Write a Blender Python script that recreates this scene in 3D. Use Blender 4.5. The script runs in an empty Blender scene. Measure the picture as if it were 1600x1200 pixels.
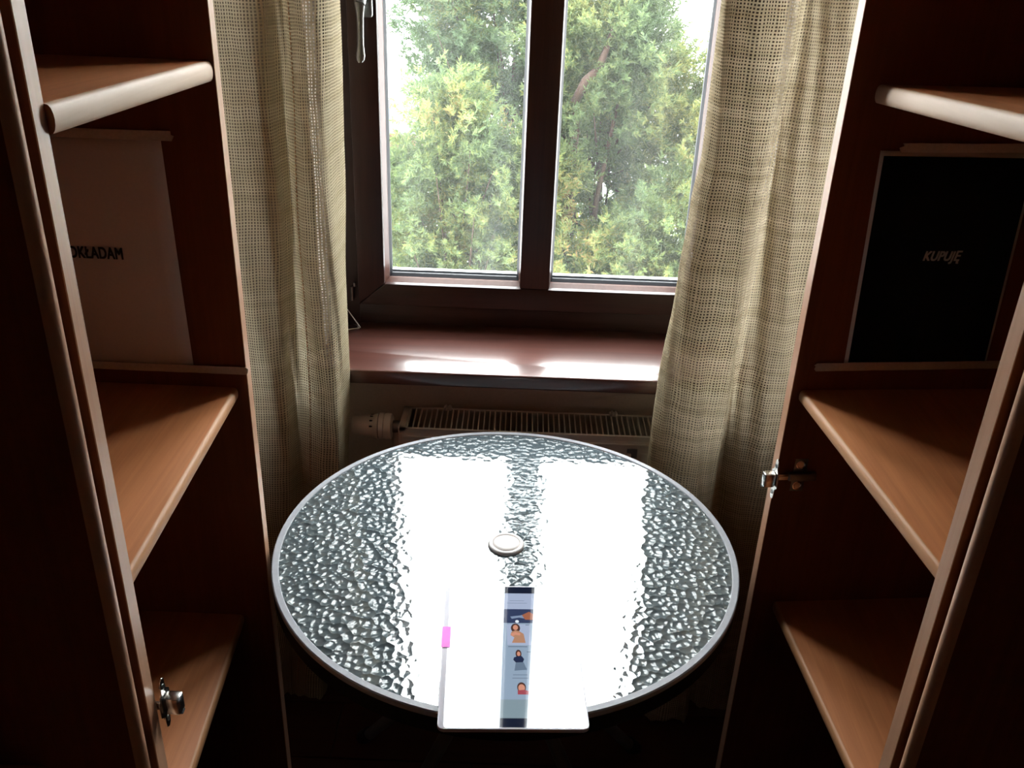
import bpy, bmesh, math, random
import numpy as np
from mathutils import Vector, Matrix, Quaternion
SC = bpy.context.scene
COL = SC.collection
PI = math.pi
EYE = 1.536

# ---------------------------------------------------------------- camera
F_PX, VX, VY = 1420.0, 690.0, 3480.0
dn = Vector((VX-800, VY-600, F_PX)).normalized()           # straight down, seen from the camera
zc = Vector((0, 0, 1)); fw = (zc - dn*zc.dot(dn)).normalized(); rt = dn.cross(fw)
rows = (rt, fw, -dn)
cr = Vector([r[0] for r in rows]); cd = Vector([r[1] for r in rows]); cf = Vector([r[2] for r in rows])
cam_d = bpy.data.cameras.new('camera'); cam = bpy.data.objects.new('camera', cam_d); COL.objects.link(cam)
mw = Matrix.Identity(4)
for i in range(3):
    mw[i][0] = cr[i]; mw[i][1] = -cd[i]; mw[i][2] = -cf[i]
mw[2][3] = EYE
cam.matrix_world = mw
cam_d.sensor_width = 36.0; cam_d.lens = 36.0*F_PX/1600; cam_d.clip_start = 0.02; cam_d.clip_end = 100
SC.camera = cam

# ---------------------------------------------------------------- world, light, exposure
SKY = 12.0
w = bpy.data.worlds.new('overcast_sky'); SC.world = w; w.use_nodes = True
bg = w.node_tree.nodes['Background']; bg.inputs[0].default_value = (0.95, 0.975, 1.0, 1); bg.inputs[1].default_value = SKY
pl = bpy.data.lights.new('window_portal', 'AREA'); pl.shape = 'RECTANGLE'; pl.size = 0.86; pl.size_y = 1.5
pl.cycles.is_portal = True
po = bpy.data.objects.new('window_portal', pl); COL.objects.link(po); po.location = (0.04, 1.90, 1.50); po.rotation_euler = (-PI/2, 0, 0)
po['kind'] = 'helper'
vs = SC.view_settings
vs.view_transform = 'Standard'; vs.look = 'None'; vs.gamma = 1; vs.use_curve_mapping = False; vs.exposure = 1.15
SC.cycles.caustics_reflective = True
SC.cycles.caustics_refractive = False
SC.cycles.sample_clamp_indirect = 8
SC.cycles.max_bounces = 10
SC.cycles.transparent_max_bounces = 16

# ---------------------------------------------------------------- materials
def mat(name, color=(.5,.5,.5), rough=.5, metal=0, spec=.5, coat=0, coat_rough=.05, trans=0, ior=1.5, emit=None, estr=0):
    m = bpy.data.materials.new(name); m.use_nodes = True
    b = m.node_tree.nodes['Principled BSDF']
    b.inputs['Base Color'].default_value = (*color, 1); b.inputs['Roughness'].default_value = rough
    b.inputs['Metallic'].default_value = metal; b.inputs['Specular IOR Level'].default_value = spec
    b.inputs['Coat Weight'].default_value = coat; b.inputs['Coat Roughness'].default_value = coat_rough
    b.inputs['Transmission Weight'].default_value = trans; b.inputs['IOR'].default_value = ior
    if emit: b.inputs['Emission Color'].default_value = (*emit, 1); b.inputs['Emission Strength'].default_value = estr
    return m
def N(m, t, **k):
    n = m.node_tree.nodes.new(t)
    for a, v in k.items(): setattr(n, a, v)
    return n
def L(m, a, b): m.node_tree.links.new(a, b)
def pb(m): return m.node_tree.nodes['Principled BSDF']
def ramp(m, stops):
    r = N(m, 'ShaderNodeValToRGB'); e = r.color_ramp.elements
    while len(e) < len(stops): e.new(.5)
    for i, (p, c) in enumerate(stops): e[i].position = p; e[i].color = (*c, 1)
    return r
def noisy(name, c1, c2, scale=(8,8,8), nscale=4, detail=6, rough=.5, bump=0, coord='Object', dist=.002, **k):
    m = mat(name, c1, rough, **k)
    tc = N(m, 'ShaderNodeTexCoord'); mp = N(m, 'ShaderNodeMapping'); mp.inputs['Scale'].default_value = scale
    L(m, tc.outputs[coord], mp.inputs[0])
    nz = N(m, 'ShaderNodeTexNoise'); nz.inputs['Scale'].default_value = nscale; nz.inputs['Detail'].default_value = detail
    nz.inputs['Roughness'].default_value = .6
    L(m, mp.outputs[0], nz.inputs['Vector'])
    r = ramp(m, [(.3, c1), (.7, c2)]); L(m, nz.outputs[0], r.inputs[0]); L(m, r.outputs[0], pb(m).inputs['Base Color'])
    if bump:
        bn = N(m, 'ShaderNodeBump'); bn.inputs['Strength'].default_value = bump; bn.inputs['Distance'].default_value = dist
        L(m, nz.outputs[0], bn.inputs['Height']); L(m, bn.outputs[0], pb(m).inputs['Normal'])
    return m
def wood(name, dark, light, axis, rough=.42, fine=60, spec=.5, coat=0, coat_rough=.1, bump=.03):
    # grain runs along `axis` (0,1,2)
    sc = [fine]*3; sc[axis] = fine*.035
    m = mat(name, dark, rough, spec=spec, coat=coat, coat_rough=coat_rough)
    tc = N(m, 'ShaderNodeTexCoord'); mp = N(m, 'ShaderNodeMapping'); mp.inputs['Scale'].default_value = sc
    L(m, tc.outputs['Object'], mp.inputs[0])
    n1 = N(m, 'ShaderNodeTexNoise'); n1.inputs['Scale'].default_value = 1.6; n1.inputs['Detail'].default_value = 8; n1.inputs['Roughness'].default_value = .65
    n1.inputs['Distortion'].default_value = .6
    L(m, mp.outputs[0], n1.inputs['Vector'])
    sc2 = [5]*3; sc2[axis] = 1.2
    mp2 = N(m, 'ShaderNodeMapping'); mp2.inputs['Scale'].default_value = sc2; L(m, tc.outputs['Object'], mp2.inputs[0])
    n2 = N(m, 'ShaderNodeTexNoise'); n2.inputs['Scale'].default_value = 2; n2.inputs['Detail'].default_value = 3; L(m, mp2.outputs[0], n2.inputs['Vector'])
    mx = N(m, 'ShaderNodeMath', operation='MULTIPLY_ADD'); mx.inputs[1].default_value = .6; L(m, n1.outputs[0], mx.inputs[0])
    m2 = N(m, 'ShaderNodeMath', operation='MULTIPLY'); m2.inputs[1].default_value = .4; L(m, n2.outputs[0], m2.inputs[0]); L(m, m2.outputs[0], mx.inputs[2])
    r = ramp(m, [(.34, dark), (.64, light)]); L(m, mx.outputs[0], r.inputs[0]); L(m, r.outputs[0], pb(m).inputs['Base Color'])
    if bump:
        bn = N(m, 'ShaderNodeBump'); bn.inputs['Strength'].default_value = bump; bn.inputs['Distance'].default_value = .001
        L(m, n1.outputs[0], bn.inputs['Height']); L(m, bn.outputs[0], pb(m).inputs['Normal'])
    return m

CAB_V = wood('alder_laminate_upright', (.150,.036,.010), (.215,.060,.018), 2, rough=.5, spec=.3)  # darker than the shelf laminate, to deepen the shade inside the cabinets
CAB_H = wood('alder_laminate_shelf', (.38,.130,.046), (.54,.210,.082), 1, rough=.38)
EDGE = wood('alder_edge_band', (.50,.27,.165), (.60,.34,.215), 2, rough=.35, bump=0)
NOSE = wood('shelf_edge_band', (.42,.19,.085), (.54,.27,.13), 1, rough=.5, spec=.3, bump=0)
NOSE_PALE = wood('pale_shelf_edge_band', (.58,.40,.28), (.66,.47,.34), 1, rough=.5, spec=.3, bump=0)
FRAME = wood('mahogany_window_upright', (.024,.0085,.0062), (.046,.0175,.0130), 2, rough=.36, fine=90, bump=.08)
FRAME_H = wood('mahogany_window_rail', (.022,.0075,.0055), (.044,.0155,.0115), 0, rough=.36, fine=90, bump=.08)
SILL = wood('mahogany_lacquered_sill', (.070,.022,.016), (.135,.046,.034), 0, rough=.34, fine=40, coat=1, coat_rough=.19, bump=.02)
pb(SILL).inputs['Coat IOR'].default_value = 1.65
BEAD = wood('reddish_glazing_bead', (.085,.036,.027), (.13,.060,.045), 2, rough=.3, bump=0)
GASKET = mat('black_rubber_gasket', (.012,.013,.02), .5)
SPACER = mat('aluminium_spacer', (.6,.6,.62), .3, metal=1)
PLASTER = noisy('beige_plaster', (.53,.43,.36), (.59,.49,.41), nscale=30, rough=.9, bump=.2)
ROOMW = noisy('darkened_plaster', (.13,.10,.08), (.16,.125,.10), nscale=30, rough=.9)  # unseen walls darkened in colour to hold back bounced light
CEIL = noisy('darkened_ceiling', (.17,.155,.135), (.20,.18,.16), nscale=20, rough=.9)  # ceiling colour lowered to weaken the bounce into the room
FLOOR = wood('dark_reddish_floorboards', (.060,.020,.012), (.105,.036,.020), 0, rough=.45, fine=50)
RADW = noisy('cream_radiator_enamel', (.60,.54,.47), (.63,.57,.50), nscale=5, rough=.35)
VALVE = noisy('white_valve_plastic', (.66,.61,.55), (.70,.65,.59), nscale=5, rough=.4)
DARKM = mat('dark_slot', (.02,.018,.016), .7)
CHROME = noisy('nickel_hinge_metal', (.62,.60,.57), (.74,.72,.69), nscale=12, rough=.22, metal=1)
STEEL = noisy('grey_handle_metal', (.20,.20,.19), (.25,.25,.24), nscale=8, rough=.38, metal=1)
WIRE = mat('bright_steel_wire', (.7,.7,.68), .25, metal=1)
ALU = noisy('silver_grey_painted_rim', (.36,.365,.40), (.41,.415,.45), nscale=20, rough=.5, spec=.35)
LEGM = mat('dark_grey_painted_tube', (.10,.105,.11), .35)
APRON = mat('shade_black_apron', (.010,.010,.011), .8, spec=.2)  # black paints in the shade on the rim's lower side
CAPM = noisy('white_plastic_plug', (.80,.74,.72), (.84,.79,.77), nscale=3, rough=.3)
TABW = mat('white_tablet_shell', (.74,.72,.80), .35)
PINK = mat('pink_sticky_flag', (.95,.17,.72), .6)
PAPER = noisy('white_printer_paper', (.68,.64,.60), (.72,.68,.64), nscale=40, rough=.85)
INK = mat('black_print_ink', (.012,.012,.012), .8)
INKP = mat('black_printed_paper', (.006,.006,.006), .9, spec=.1)
GREYINK = mat('light_print', (.42,.40,.37), .9)
TAPE = noisy('cream_masking_tape', (.50,.42,.33), (.60,.51,.41), nscale=30, rough=.7)

# hammered glass: pits of about 8 mm
GLASS = mat('hammered_teal_glass', (.095,.122,.136), .14, spec=.5, ior=1.5, coat=1, coat_rough=.012)
pb(GLASS).inputs['Coat IOR'].default_value = 1.75
def build_glass(m):
    tc = N(m, 'ShaderNodeTexCoord')
    nz = N(m, 'ShaderNodeTexNoise'); nz.inputs['Scale'].default_value = 60; nz.inputs['Detail'].default_value = 1
    L(m, tc.outputs['Object'], nz.inputs['Vector'])
    vm = N(m, 'ShaderNodeVectorMath', operation='MULTIPLY_ADD'); vm.inputs[1].default_value = (.008,.008,.0)
    L(m, nz.outputs['Color'], vm.inputs[0]); L(m, tc.outputs['Object'], vm.inputs[2])
    vo = N(m, 'ShaderNodeTexVoronoi', feature='SMOOTH_F1', voronoi_dimensions='2D'); vo.inputs['Scale'].default_value = 88; vo.inputs['Smoothness'].default_value = .25
    L(m, vm.outputs[0], vo.inputs['Vector'])
    pw = N(m, 'ShaderNodeMath', operation='POWER'); pw.inputs[1].default_value = 1.8; L(m, vo.outputs['Distance'], pw.inputs[0])
    bn = N(m, 'ShaderNodeBump'); bn.inputs['Strength'].default_value = 1.0; bn.inputs['Distance'].default_value = .0042
    L(m, pw.outputs[0], bn.inputs['Height']); L(m, bn.outputs[0], pb(m).inputs['Normal'])
    b2 = N(m, 'ShaderNodeBump'); b2.inputs['Strength'].default_value = .06; b2.inputs['Distance'].default_value = .0042
    L(m, pw.outputs[0], b2.inputs['Height']); L(m, b2.outputs[0], pb(m).inputs['Coat Normal'])
build_glass(GLASS)

# window pane: clear, with a faint uneven film imitating veiling glare and Fresnel reflection
PANE = bpy.data.materials.new('window_glass'); PANE.use_nodes = True
def build_pane(m):
    nt = m.node_tree; nt.nodes.remove(nt.nodes['Principled BSDF']); out = nt.nodes['Material Output']
    tr = N(m, 'ShaderNodeBsdfTransparent'); tr.inputs[0].default_value = (.95,.97,.96,1)
    gl = N(m, 'ShaderNodeBsdfGlossy'); gl.inputs['Roughness'].default_value = .01
    fr = N(m, 'ShaderNodeFresnel'); fr.inputs['IOR'].default_value = 1.6
    ge = N(m, 'ShaderNodeNewGeometry'); iv = N(m, 'ShaderNodeMath', operation='SUBTRACT'); iv.inputs[0].default_value = 1; L(m, ge.outputs['Backfacing'], iv.inputs[1])
    fm = N(m, 'ShaderNodeMath', operation='MULTIPLY'); L(m, fr.outputs[0], fm.inputs[0]); L(m, iv.outputs[0], fm.inputs[1])
    mx = N(m, 'ShaderNodeMixShader'); L(m, fm.outputs[0], mx.inputs[0]); L(m, tr.outputs[0], mx.inputs[1]); L(m, gl.outputs[0], mx.inputs[2])
    df = N(m, 'ShaderNodeBsdfTranslucent'); df.inputs[0].default_value = (.8,.85,.8,1)
    tc = N(m, 'ShaderNodeTexCoord'); mp = N(m, 'ShaderNodeMapping'); mp.inputs['Scale'].default_value = (9,1,1.2); L(m, tc.outputs['Object'], mp.inputs[0])
    nz = N(m, 'ShaderNodeTexNoise'); nz.inputs['Scale'].default_value = 1; nz.inputs['Detail'].default_value = 4; L(m, mp.outputs[0], nz.inputs['Vector'])
    mr = N(m, 'ShaderNodeMapRange'); mr.inputs['From Min'].default_value = .42; mr.inputs['From Max'].default_value = .75; mr.inputs['To Min'].default_value = .008; mr.inputs['To Max'].default_value = .018
    L(m, nz.outputs[0], mr.inputs[0])
    m2 = N(m, 'ShaderNodeMixShader'); L(m, mr.outputs[0], m2.inputs[0]); L(m, mx.outputs[0], m2.inputs[1]); L(m, df.outputs[0], m2.inputs[2])
    L(m, m2.outputs[0], out.inputs[0])
build_pane(PANE)

# woven curtain: open mesh of beige threads
def curtain_mat(name, c1, c2, closed=.5):
    m = bpy.data.materials.new(name); m.use_nodes = True; nt = m.node_tree
    nt.nodes.remove(nt.nodes['Principled BSDF']); out = nt.nodes['Material Output']
    uv = N(m, 'ShaderNodeUVMap')
    sp = N(m, 'ShaderNodeSeparateXYZ'); L(m, uv.outputs[0], sp.inputs[0])
    def slub(sx, sy, lo, hi):
        mp = N(m, 'ShaderNodeMapping'); mp.inputs['Scale'].default_value = (sx, sy, 1); L(m, uv.outputs[0], mp.inputs[0])
        nz = N(m, 'ShaderNodeTexNoise'); nz.inputs['Scale'].default_value = 1; nz.inputs['Detail'].default_value = 3; L(m, mp.outputs[0], nz.inputs['Vector'])
        r = N(m, 'ShaderNodeMapRange'); r.inputs['From Min'].default_value = .3; r.inputs['From Max'].default_value = .7
        r.inputs['To Min'].default_value = lo; r.inputs['To Max'].default_value = hi; L(m, nz.outputs[0], r.inputs[0]); return r.outputs[0]
    wob = slub(25, 12, -.0012, .0012)
    def tri(src, pitch):
        a = N(m, 'ShaderNodeMath', operation='ADD'); L(m, src, a.inputs[0]); L(m, wob, a.inputs[1])
        d = N(m, 'ShaderNodeMath', operation='MULTIPLY'); d.inputs[1].default_value = 1/pitch; L(m, a.outputs[0], d.inputs[0])
        p = N(m, 'ShaderNodeMath', operation='PINGPONG'); p.inputs[1].default_value = .5; L(m, d.outputs[0], p.inputs[0]); return p.outputs[0]
    tu = tri(sp.outputs[0], .0046); tv = tri(sp.outputs[1], .0050)
    def gate(t, thr):
        s = N(m, 'ShaderNodeMath', operation='SUBTRACT'); L(m, t, s.inputs[0]); L(m, thr, s.inputs[1])
        g = N(m, 'ShaderNodeMath', operation='MULTIPLY', use_clamp=True); g.inputs[1].default_value = 12; L(m, s.outputs[0], g.inputs[0]); return g.outputs[0]
    gu = gate(tu, slub(210, 3, .14, .28)); gv = gate(tv, slub(4, 180, .12, .12+closed*.7))
    hole = N(m, 'ShaderNodeMath', operation='MULTIPLY'); L(m, gu, hole.inputs[0]); L(m, gv, hole.inputs[1])
    col = N(m, 'ShaderNodeMix', data_type='RGBA'); L(m, slub(3, 60, 0, 1), col.inputs[0]); col.inputs[6].default_value = (*c1, 1); col.inputs[7].default_value = (*c2, 1)
    df = N(m, 'ShaderNodeBsdfDiffuse'); L(m, col.outputs[2], df.inputs[0])
    tl = N(m, 'ShaderNodeBsdfTranslucent'); L(m, col.outputs[2], tl.inputs[0])
    mx = N(m, 'ShaderNodeMixShader'); mx.inputs[0].default_value = .45; L(m, df.outputs[0], mx.inputs[1]); L(m, tl.outputs[0], mx.inputs[2])
    hm = N(m, 'ShaderNodeMath', operation='MULTIPLY'); hm.inputs[1].default_value = .95; L(m, hole.outputs[0], hm.inputs[0])
    t0 = N(m, 'ShaderNodeBsdfTransparent'); dk = N(m, 'ShaderNodeBsdfDiffuse'); dk.inputs[0].default_value = (.085,.058,.030,1)  # dark brown painted into the holes for the dim gap behind
    tr = N(m, 'ShaderNodeMixShader'); tr.inputs[0].default_value = .62; L(m, t0.outputs[0], tr.inputs[1]); L(m, dk.outputs[0], tr.inputs[2])
    m2 = N(m, 'ShaderNodeMixShader'); L(m, hm.outputs[0], m2.inputs[0]); L(m, mx.outputs[0], m2.inputs[1]); L(m, tr.outputs[0], m2.inputs[2])
    inv = N(m, 'ShaderNodeMath', operation='SUBTRACT'); inv.inputs[0].default_value = 1; L(m, hole.outputs[0], inv.inputs[1])
    bn = N(m, 'ShaderNodeBump'); bn.inputs['Strength'].default_value = .35; bn.inputs['Distance'].default_value = .001
    L(m, inv.outputs[0], bn.inputs['Height']); L(m, bn.outputs[0], df.inputs['Normal'])
    L(m, m2.outputs[0], out.inputs[0])
    return m
CURT = curtain_mat('beige_open_weave', (.57,.49,.33), (.70,.62,.45), .12)
CURT2 = curtain_mat('beige_slub_weave', (.42,.345,.225), (.58,.49,.35), .26)
SEAM = mat('orange_beige_hem_stitch', (.55,.34,.20), .8)

# ---------------------------------------------------------------- object helpers
def obj(name, bm, m, parent=None, smooth=False, autosm=None):
    me = bpy.data.meshes.new(name); bmesh.ops.recalc_face_normals(bm, faces=bm.faces) if not smooth == 'keep' else None
    bm.to_mesh(me); bm.free(); me.materials.append(m)
    if smooth:
        for p in me.polygons: p.use_smooth = True
    if autosm:
        me.set_sharp_from_angle(angle=math.radians(autosm))
    o = bpy.data.objects.new(name, me); COL.objects.link(o)
    if parent: put(o, parent)
    return o
def put(o, parent):
    o.parent = parent
    o.matrix_parent_inverse = world(parent).inverted()
def world(o):
    m = Matrix.LocRotScale(o.location, o.rotation_euler, o.scale)
    if o.parent: return world(o.parent) @ o.matrix_parent_inverse @ m
    return m
def empty(name, loc, rz=0):
    o = bpy.data.objects.new(name, None); o.empty_display_size = .05; COL.objects.link(o); o.location = loc; o.rotation_euler = (0,0,rz); return o
def tag(o, label=None, cat=None, group=None, kind=None):
    if label: o['label'] = label
    if cat: o['category'] = cat
    if group: o['group'] = group
    if kind: o['kind'] = kind
    return o
def box(bm, x0, x1, y0, y1, z0, z1, M=None):
    vs = [bm.verts.new(Vector(p)) for p in ((x0,y0,z0),(x1,y0,z0),(x1,y1,z0),(x0,y1,z0),(x0,y0,z1),(x1,y0,z1),(x1,y1,z1),(x0,y1,z1))]
    if M: bmesh.ops.transform(bm, matrix=M, verts=vs)
    for f in ((0,3,2,1),(4,5,6,7),(0,1,5,4),(1,2,6,5),(2,3,7,6),(3,0,4,7)): bm.faces.new([vs[i] for i in f])
    return vs
def bevel(bm, w, seg=2):
    bmesh.ops.bevel(bm, geom=list(bm.edges), offset=w, segments=seg, profile=.5, affect='EDGES', clamp_overlap=True)
def boxo(name, m, parent, *a, bw=0, seg=2, M=None):
    bm = bmesh.new(); box(bm, *a, M=M)
    if bw: bevel(bm, bw, seg)
    return obj(name, bm, m, parent, smooth=bool(bw), autosm=40 if bw else None)
def prism(bm, pts, z0, z1):
    """pts: 2D outline (x,y), extruded z0..z1"""
    a = [bm.verts.new((x,y,z0)) for x,y in pts]; b = [bm.verts.new((x,y,z1)) for x,y in pts]; n = len(pts)
    bm.faces.new(a[::-1]); bm.faces.new(b)
    for i in range(n): bm.faces.new((a[i], a[(i+1)%n], b[(i+1)%n], b[i]))
    return a+b
def tube(bm, pts, r, seg=12, caps=True):
    pts = [Vector(p) for p in pts]; rings = []
    up = Vector((0,0,1)); n = len(pts); prev = None
    for i, p in enumerate(pts):
        t = (pts[min(i+1,n-1)] - pts[max(i-1,0)]).normalized()
        if prev is None:
            a = t.cross(up) if abs(t.dot(up)) < .95 else t.cross(Vector((1,0,0)))
        else: a = prev - t*prev.dot(t)
        a.normalize(); prev = a; b = t.cross(a)
        rr = r[i] if isinstance(r, (list,tuple)) else r
        rings.append([bm.verts.new(p + (a*math.cos(q) + b*math.sin(q))*rr) for q in [2*PI*k/seg for k in range(seg)]])
    for i in range(n-1):
        for k in range(seg): bm.faces.new((rings[i][k], rings[i][(k+1)%seg], rings[i+1][(k+1)%seg], rings[i+1][k]))
    if caps: bm.faces.new(rings[0][::-1]); bm.faces.new(rings[-1])
def lathe(bm, prof, seg=48, M=None, close=False):
    """prof list of (r, z)"""
    rings = []
    for r, z in prof:
        if r < 1e-6: rings.append([bm.verts.new((0,0,z))])
        else: rings.append([bm.verts.new((r*math.cos(2*PI*k/seg), r*math.sin(2*PI*k/seg), z)) for k in range(seg)])
    pairs = list(zip(rings[:-1], rings[1:])) + ([(rings[-1], rings[0])] if close else [])
    for A, B in pairs:
        for k in range(seg):
            q = [A[k % len(A)], A[(k+1) % len(A)], B[(k+1) % len(B)], B[k % len(B)]]
            u = []
            for v in q:
                if v not in u: u.append(v)
            if len(u) > 2: bm.faces.new(u)
    if M: bmesh.ops.transform(bm, matrix=M, verts=bm.verts)
def text(name, body, size, m, M, parent, extr=.0002, bold=0.0, shear=0, sx=1.0):
    c = bpy.data.curves.new(name, 'FONT'); c.body = body; c.size = size; c.extrude = extr; c.shear = shear
    c.align_x = 'CENTER'; c.align_y = 'CENTER'; c.space_character = 1.06
    t = bpy.data.objects.new(name, c); COL.objects.link(t)
    bpy.context.view_layer.update()
    base = bpy.data.meshes.new_from_object(t.evaluated_get(bpy.context.evaluated_depsgraph_get()))
    bpy.data.objects.remove(t)
    bm = bmesh.new()                                       # a bold face: overlapping strokes, slightly shifted
    for k, dx in enumerate((-1, -.33, .33, 1)):
        for dy in (-.5, .5):
            c2 = base.copy(); c2.transform(Matrix.Translation((dx*bold, dy*bold, (k*2+dy)*.00001))); bm.from_mesh(c2)
    me = bpy.data.meshes.new(name); bm.to_mesh(me); bm.free()
    me.transform(M @ Matrix.Diagonal((sx,1,1,1)))
    me.materials.clear(); me.materials.append(m)
    o = bpy.data.objects.new(name, me); COL.objects.link(o); put(o, parent); return o

# ================================================================ THE SETTING
def struct(name, o): o.name = name; o['kind'] = 'structure'; return o
XL, XR, YN, YW, ZC = -.955, 1.10, -1.9, 1.640, 2.60
OX0, OX1, OZ0, OZ1 = -.375, .455, .752, 2.215           # opening in the window wall
bm = bmesh.new()
box(bm, XL-.15, OX0, YW, 1.95, -.02, ZC+.02); box(bm, OX1, XR+.15, YW, 1.95, -.02, ZC+.02)
box(bm, OX0, OX1, YW, 1.95, -.02, OZ0); box(bm, OX0, OX1, YW, 1.95, OZ1, ZC+.02)
struct('wall_far', obj('wall_far', bm, PLASTER))
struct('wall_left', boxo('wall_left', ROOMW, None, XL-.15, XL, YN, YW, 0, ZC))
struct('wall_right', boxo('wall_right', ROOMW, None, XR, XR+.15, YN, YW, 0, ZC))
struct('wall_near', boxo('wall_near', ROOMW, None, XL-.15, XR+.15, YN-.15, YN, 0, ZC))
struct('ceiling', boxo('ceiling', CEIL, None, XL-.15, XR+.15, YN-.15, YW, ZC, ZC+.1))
fl = struct('floor', boxo('floor', DARKM, None, XL-.15, XR+.15, YN-.15, YW, -.12, -.012))
random.seed(4)
yy = YW - .002
plank_me = None; k = 0
while yy > -1.2:
    x0 = XL if k % 2 == 0 else XL - .0
    split = random.uniform(-.45, .55)
    for (a, b) in ((XL+.002, split-.001), (split+.001, XR-.002)):
        boxo('floor_plank', FLOOR, fl, a, b, yy-.148, yy-.0015, -.012, 0, bw=.0012, seg=1)
    yy -= .15; k += 1
struct('baseboard_far', boxo('baseboard_far', FRAME_H, None, XL, XR, YW-.014, YW, 0, .07, bw=.003))

# ---------------------------------------------------------------- window
win = empty('window_1', (.04, 1.80, .78)); win['kind'] = 'structure'
Y0 = 1.765                                              # room face of the sash
SX0, SX1, SZ0, SZ1 = -.325, .408, .838, 2.16            # sash
GX = [(-.262, .0045), (.0725, .345)]; GZ0, GZ1 = .893, 2.10
bm = bmesh.new()
box(bm, OX0-.0, SX0-.003, 1.785, 1.90, OZ0, OZ1); box(bm, SX1+.003, OX1, 1.785, 1.90, OZ0, OZ1)
box(bm, SX0-.003, SX1+.003, 1.785, 1.90, OZ0, SZ0-.003); box(bm, SX0-.003, SX1+.003, 1.785, 1.90, SZ1+.003, OZ1)
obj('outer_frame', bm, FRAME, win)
bm = bmesh.new(); box(bm, SX0-.001, SX1+.001, 1.778, 1.785, OZ0+.04, SZ0-.004); bevel(bm, .002, 2)
obj('bottom_rail_cover', bm, FRAME_H, win, smooth=True, autosm=40)
sash = empty('sash', (.04, Y0, SZ0)); put(sash, win)
def mitre(pts, y0, y1, name, m):
    bm = bmesh.new(); a = [bm.verts.new((x, y0, z)) for x, z in pts]; b = [bm.verts.new((x, y1, z)) for x, z in pts]
    bm.faces.new(a); bm.faces.new(b[::-1])
    for i in range(4): bm.faces.new((a[i], b[i], b[(i+1)%4], a[(i+1)%4]))
    bevel(bm, .0025, 2)
    return obj(name, bm, m, sash, smooth=True, autosm=35)
ix0, ix1, iz0, iz1 = -.270, .353, .885, 2.108
g = .0006
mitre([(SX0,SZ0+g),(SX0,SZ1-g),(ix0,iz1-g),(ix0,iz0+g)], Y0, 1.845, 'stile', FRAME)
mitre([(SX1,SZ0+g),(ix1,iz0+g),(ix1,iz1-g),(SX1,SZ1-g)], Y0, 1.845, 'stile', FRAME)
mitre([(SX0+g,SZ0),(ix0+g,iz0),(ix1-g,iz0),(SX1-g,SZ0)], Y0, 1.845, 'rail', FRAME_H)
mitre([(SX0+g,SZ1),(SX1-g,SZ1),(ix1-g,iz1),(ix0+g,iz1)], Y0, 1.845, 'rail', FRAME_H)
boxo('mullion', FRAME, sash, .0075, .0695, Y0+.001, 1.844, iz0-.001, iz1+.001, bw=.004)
for (a, b) in GX:
    # glazing bead: sloping strip round each pane, then gasket, then pane
    bm = bmesh.new()
    o = .0085
    def ring(x0, x1, z0, z1, y): return [bm.verts.new(p) for p in ((x0,y,z0),(x1,y,z0),(x1,y,z1),(x0,y,z1))]
    r1 = ring(a-o, b+o, GZ0-o, GZ1+o, Y0+.012); r2 = ring(a-.001, b+.001, GZ0-.001, GZ1+.001, Y0+.024); r3 = ring(a-.001, b+.001, GZ0-.001, GZ1+.001, Y0+.034); r4 = ring(a-o, b+o, GZ0-o, GZ1+o, Y0+.034)
    for A, B in ((r1,r2),(r2,r3),(r3,r4),(r4,r1)):
        for i in range(4): bm.faces.new((A[i], A[(i+1)%4], B[(i+1)%4], B[i]))
    obj('glazing_bead', bm, BEAD, sash)
    bm = bmesh.new(); r1 = ring(a-.001, b+.001, GZ0-.001, GZ1+.001, Y0+.030); r2 = ring(a+.0035, b-.0035, GZ0+.005, GZ1-.004, Y0+.036); r3 = ring(a+.0035, b-.0035, GZ0+.005, GZ1-.004, Y0+.044); r4 = ring(a-.001, b+.001, GZ0-.001, GZ1+.001, Y0+.044)
    for A, B in ((r1,r2),(r2,r3),(r3,r4),(r4,r1)):
        for i in range(4): bm.faces.new((A[i], A[(i+1)%4], B[(i+1)%4], B[i]))
    obj('gasket', bm, GASKET, sash)
    bm = bmesh.new(); z = GZ0+.002
    box(bm, a+.003, b-.003, Y0+.046, Y0+.060, z, z+.0065); obj('spacer_bar', bm, SPACER, sash)
    boxo('glass_pane', PANE, sash, a-.002, b+.002, Y0+.0445, Y0+.0485, GZ0-.002, GZ1+.002)
# handle on the left stile
hd = empty('handle', (-.291, Y0, 1.44)); put(hd, sash)
bm = bmesh.new(); box(bm, -.302, -.276, Y0-.010, Y0+.0005, 1.395, 1.47); bevel(bm, .005, 3); obj('handle', bm, STEEL, hd, smooth=True, autosm=50).name = 'rosette'
bm = bmesh.new()
tube(bm, [(-.289,Y0-.008,1.432),(-.289,Y0-.024,1.432),(-.290,Y0-.036,1.430),(-.292,Y0-.042,1.420)], [.0085,.0085,.009,.009], 16)
obj('handle_neck', bm, STEEL, hd, smooth=True, autosm=50)
bm = bmesh.new()
prof = [(1.436,.0095),(1.425,.0105),(1.410,.0085),(1.395,.0068),(1.37,.0062),(1.345,.0062),(1.332,.0072),(1.322,.0085),(1.314,.0078),(1.309,.004)]
rr = []
for z, hw in prof:
    z = 1.436 - (1.436-z)*.90
    d = .0052; y = Y0-.042 + .006*math.sin((1.44-z)/.13*PI)
    cx = -.2935 - (1.436-z)*.02
    rr.append([bm.verts.new((cx+hw*math.cos(q), y+d*math.sin(q), z)) for q in [2*PI*k/14 for k in range(14)]])
for A, B in zip(rr[:-1], rr[1:]):
    for k in range(14): bm.faces.new((A[k], A[(k+1)%14], B[(k+1)%14], B[k]))
bm.faces.new(rr[0]); bm.faces.new(rr[-1][::-1])
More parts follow.
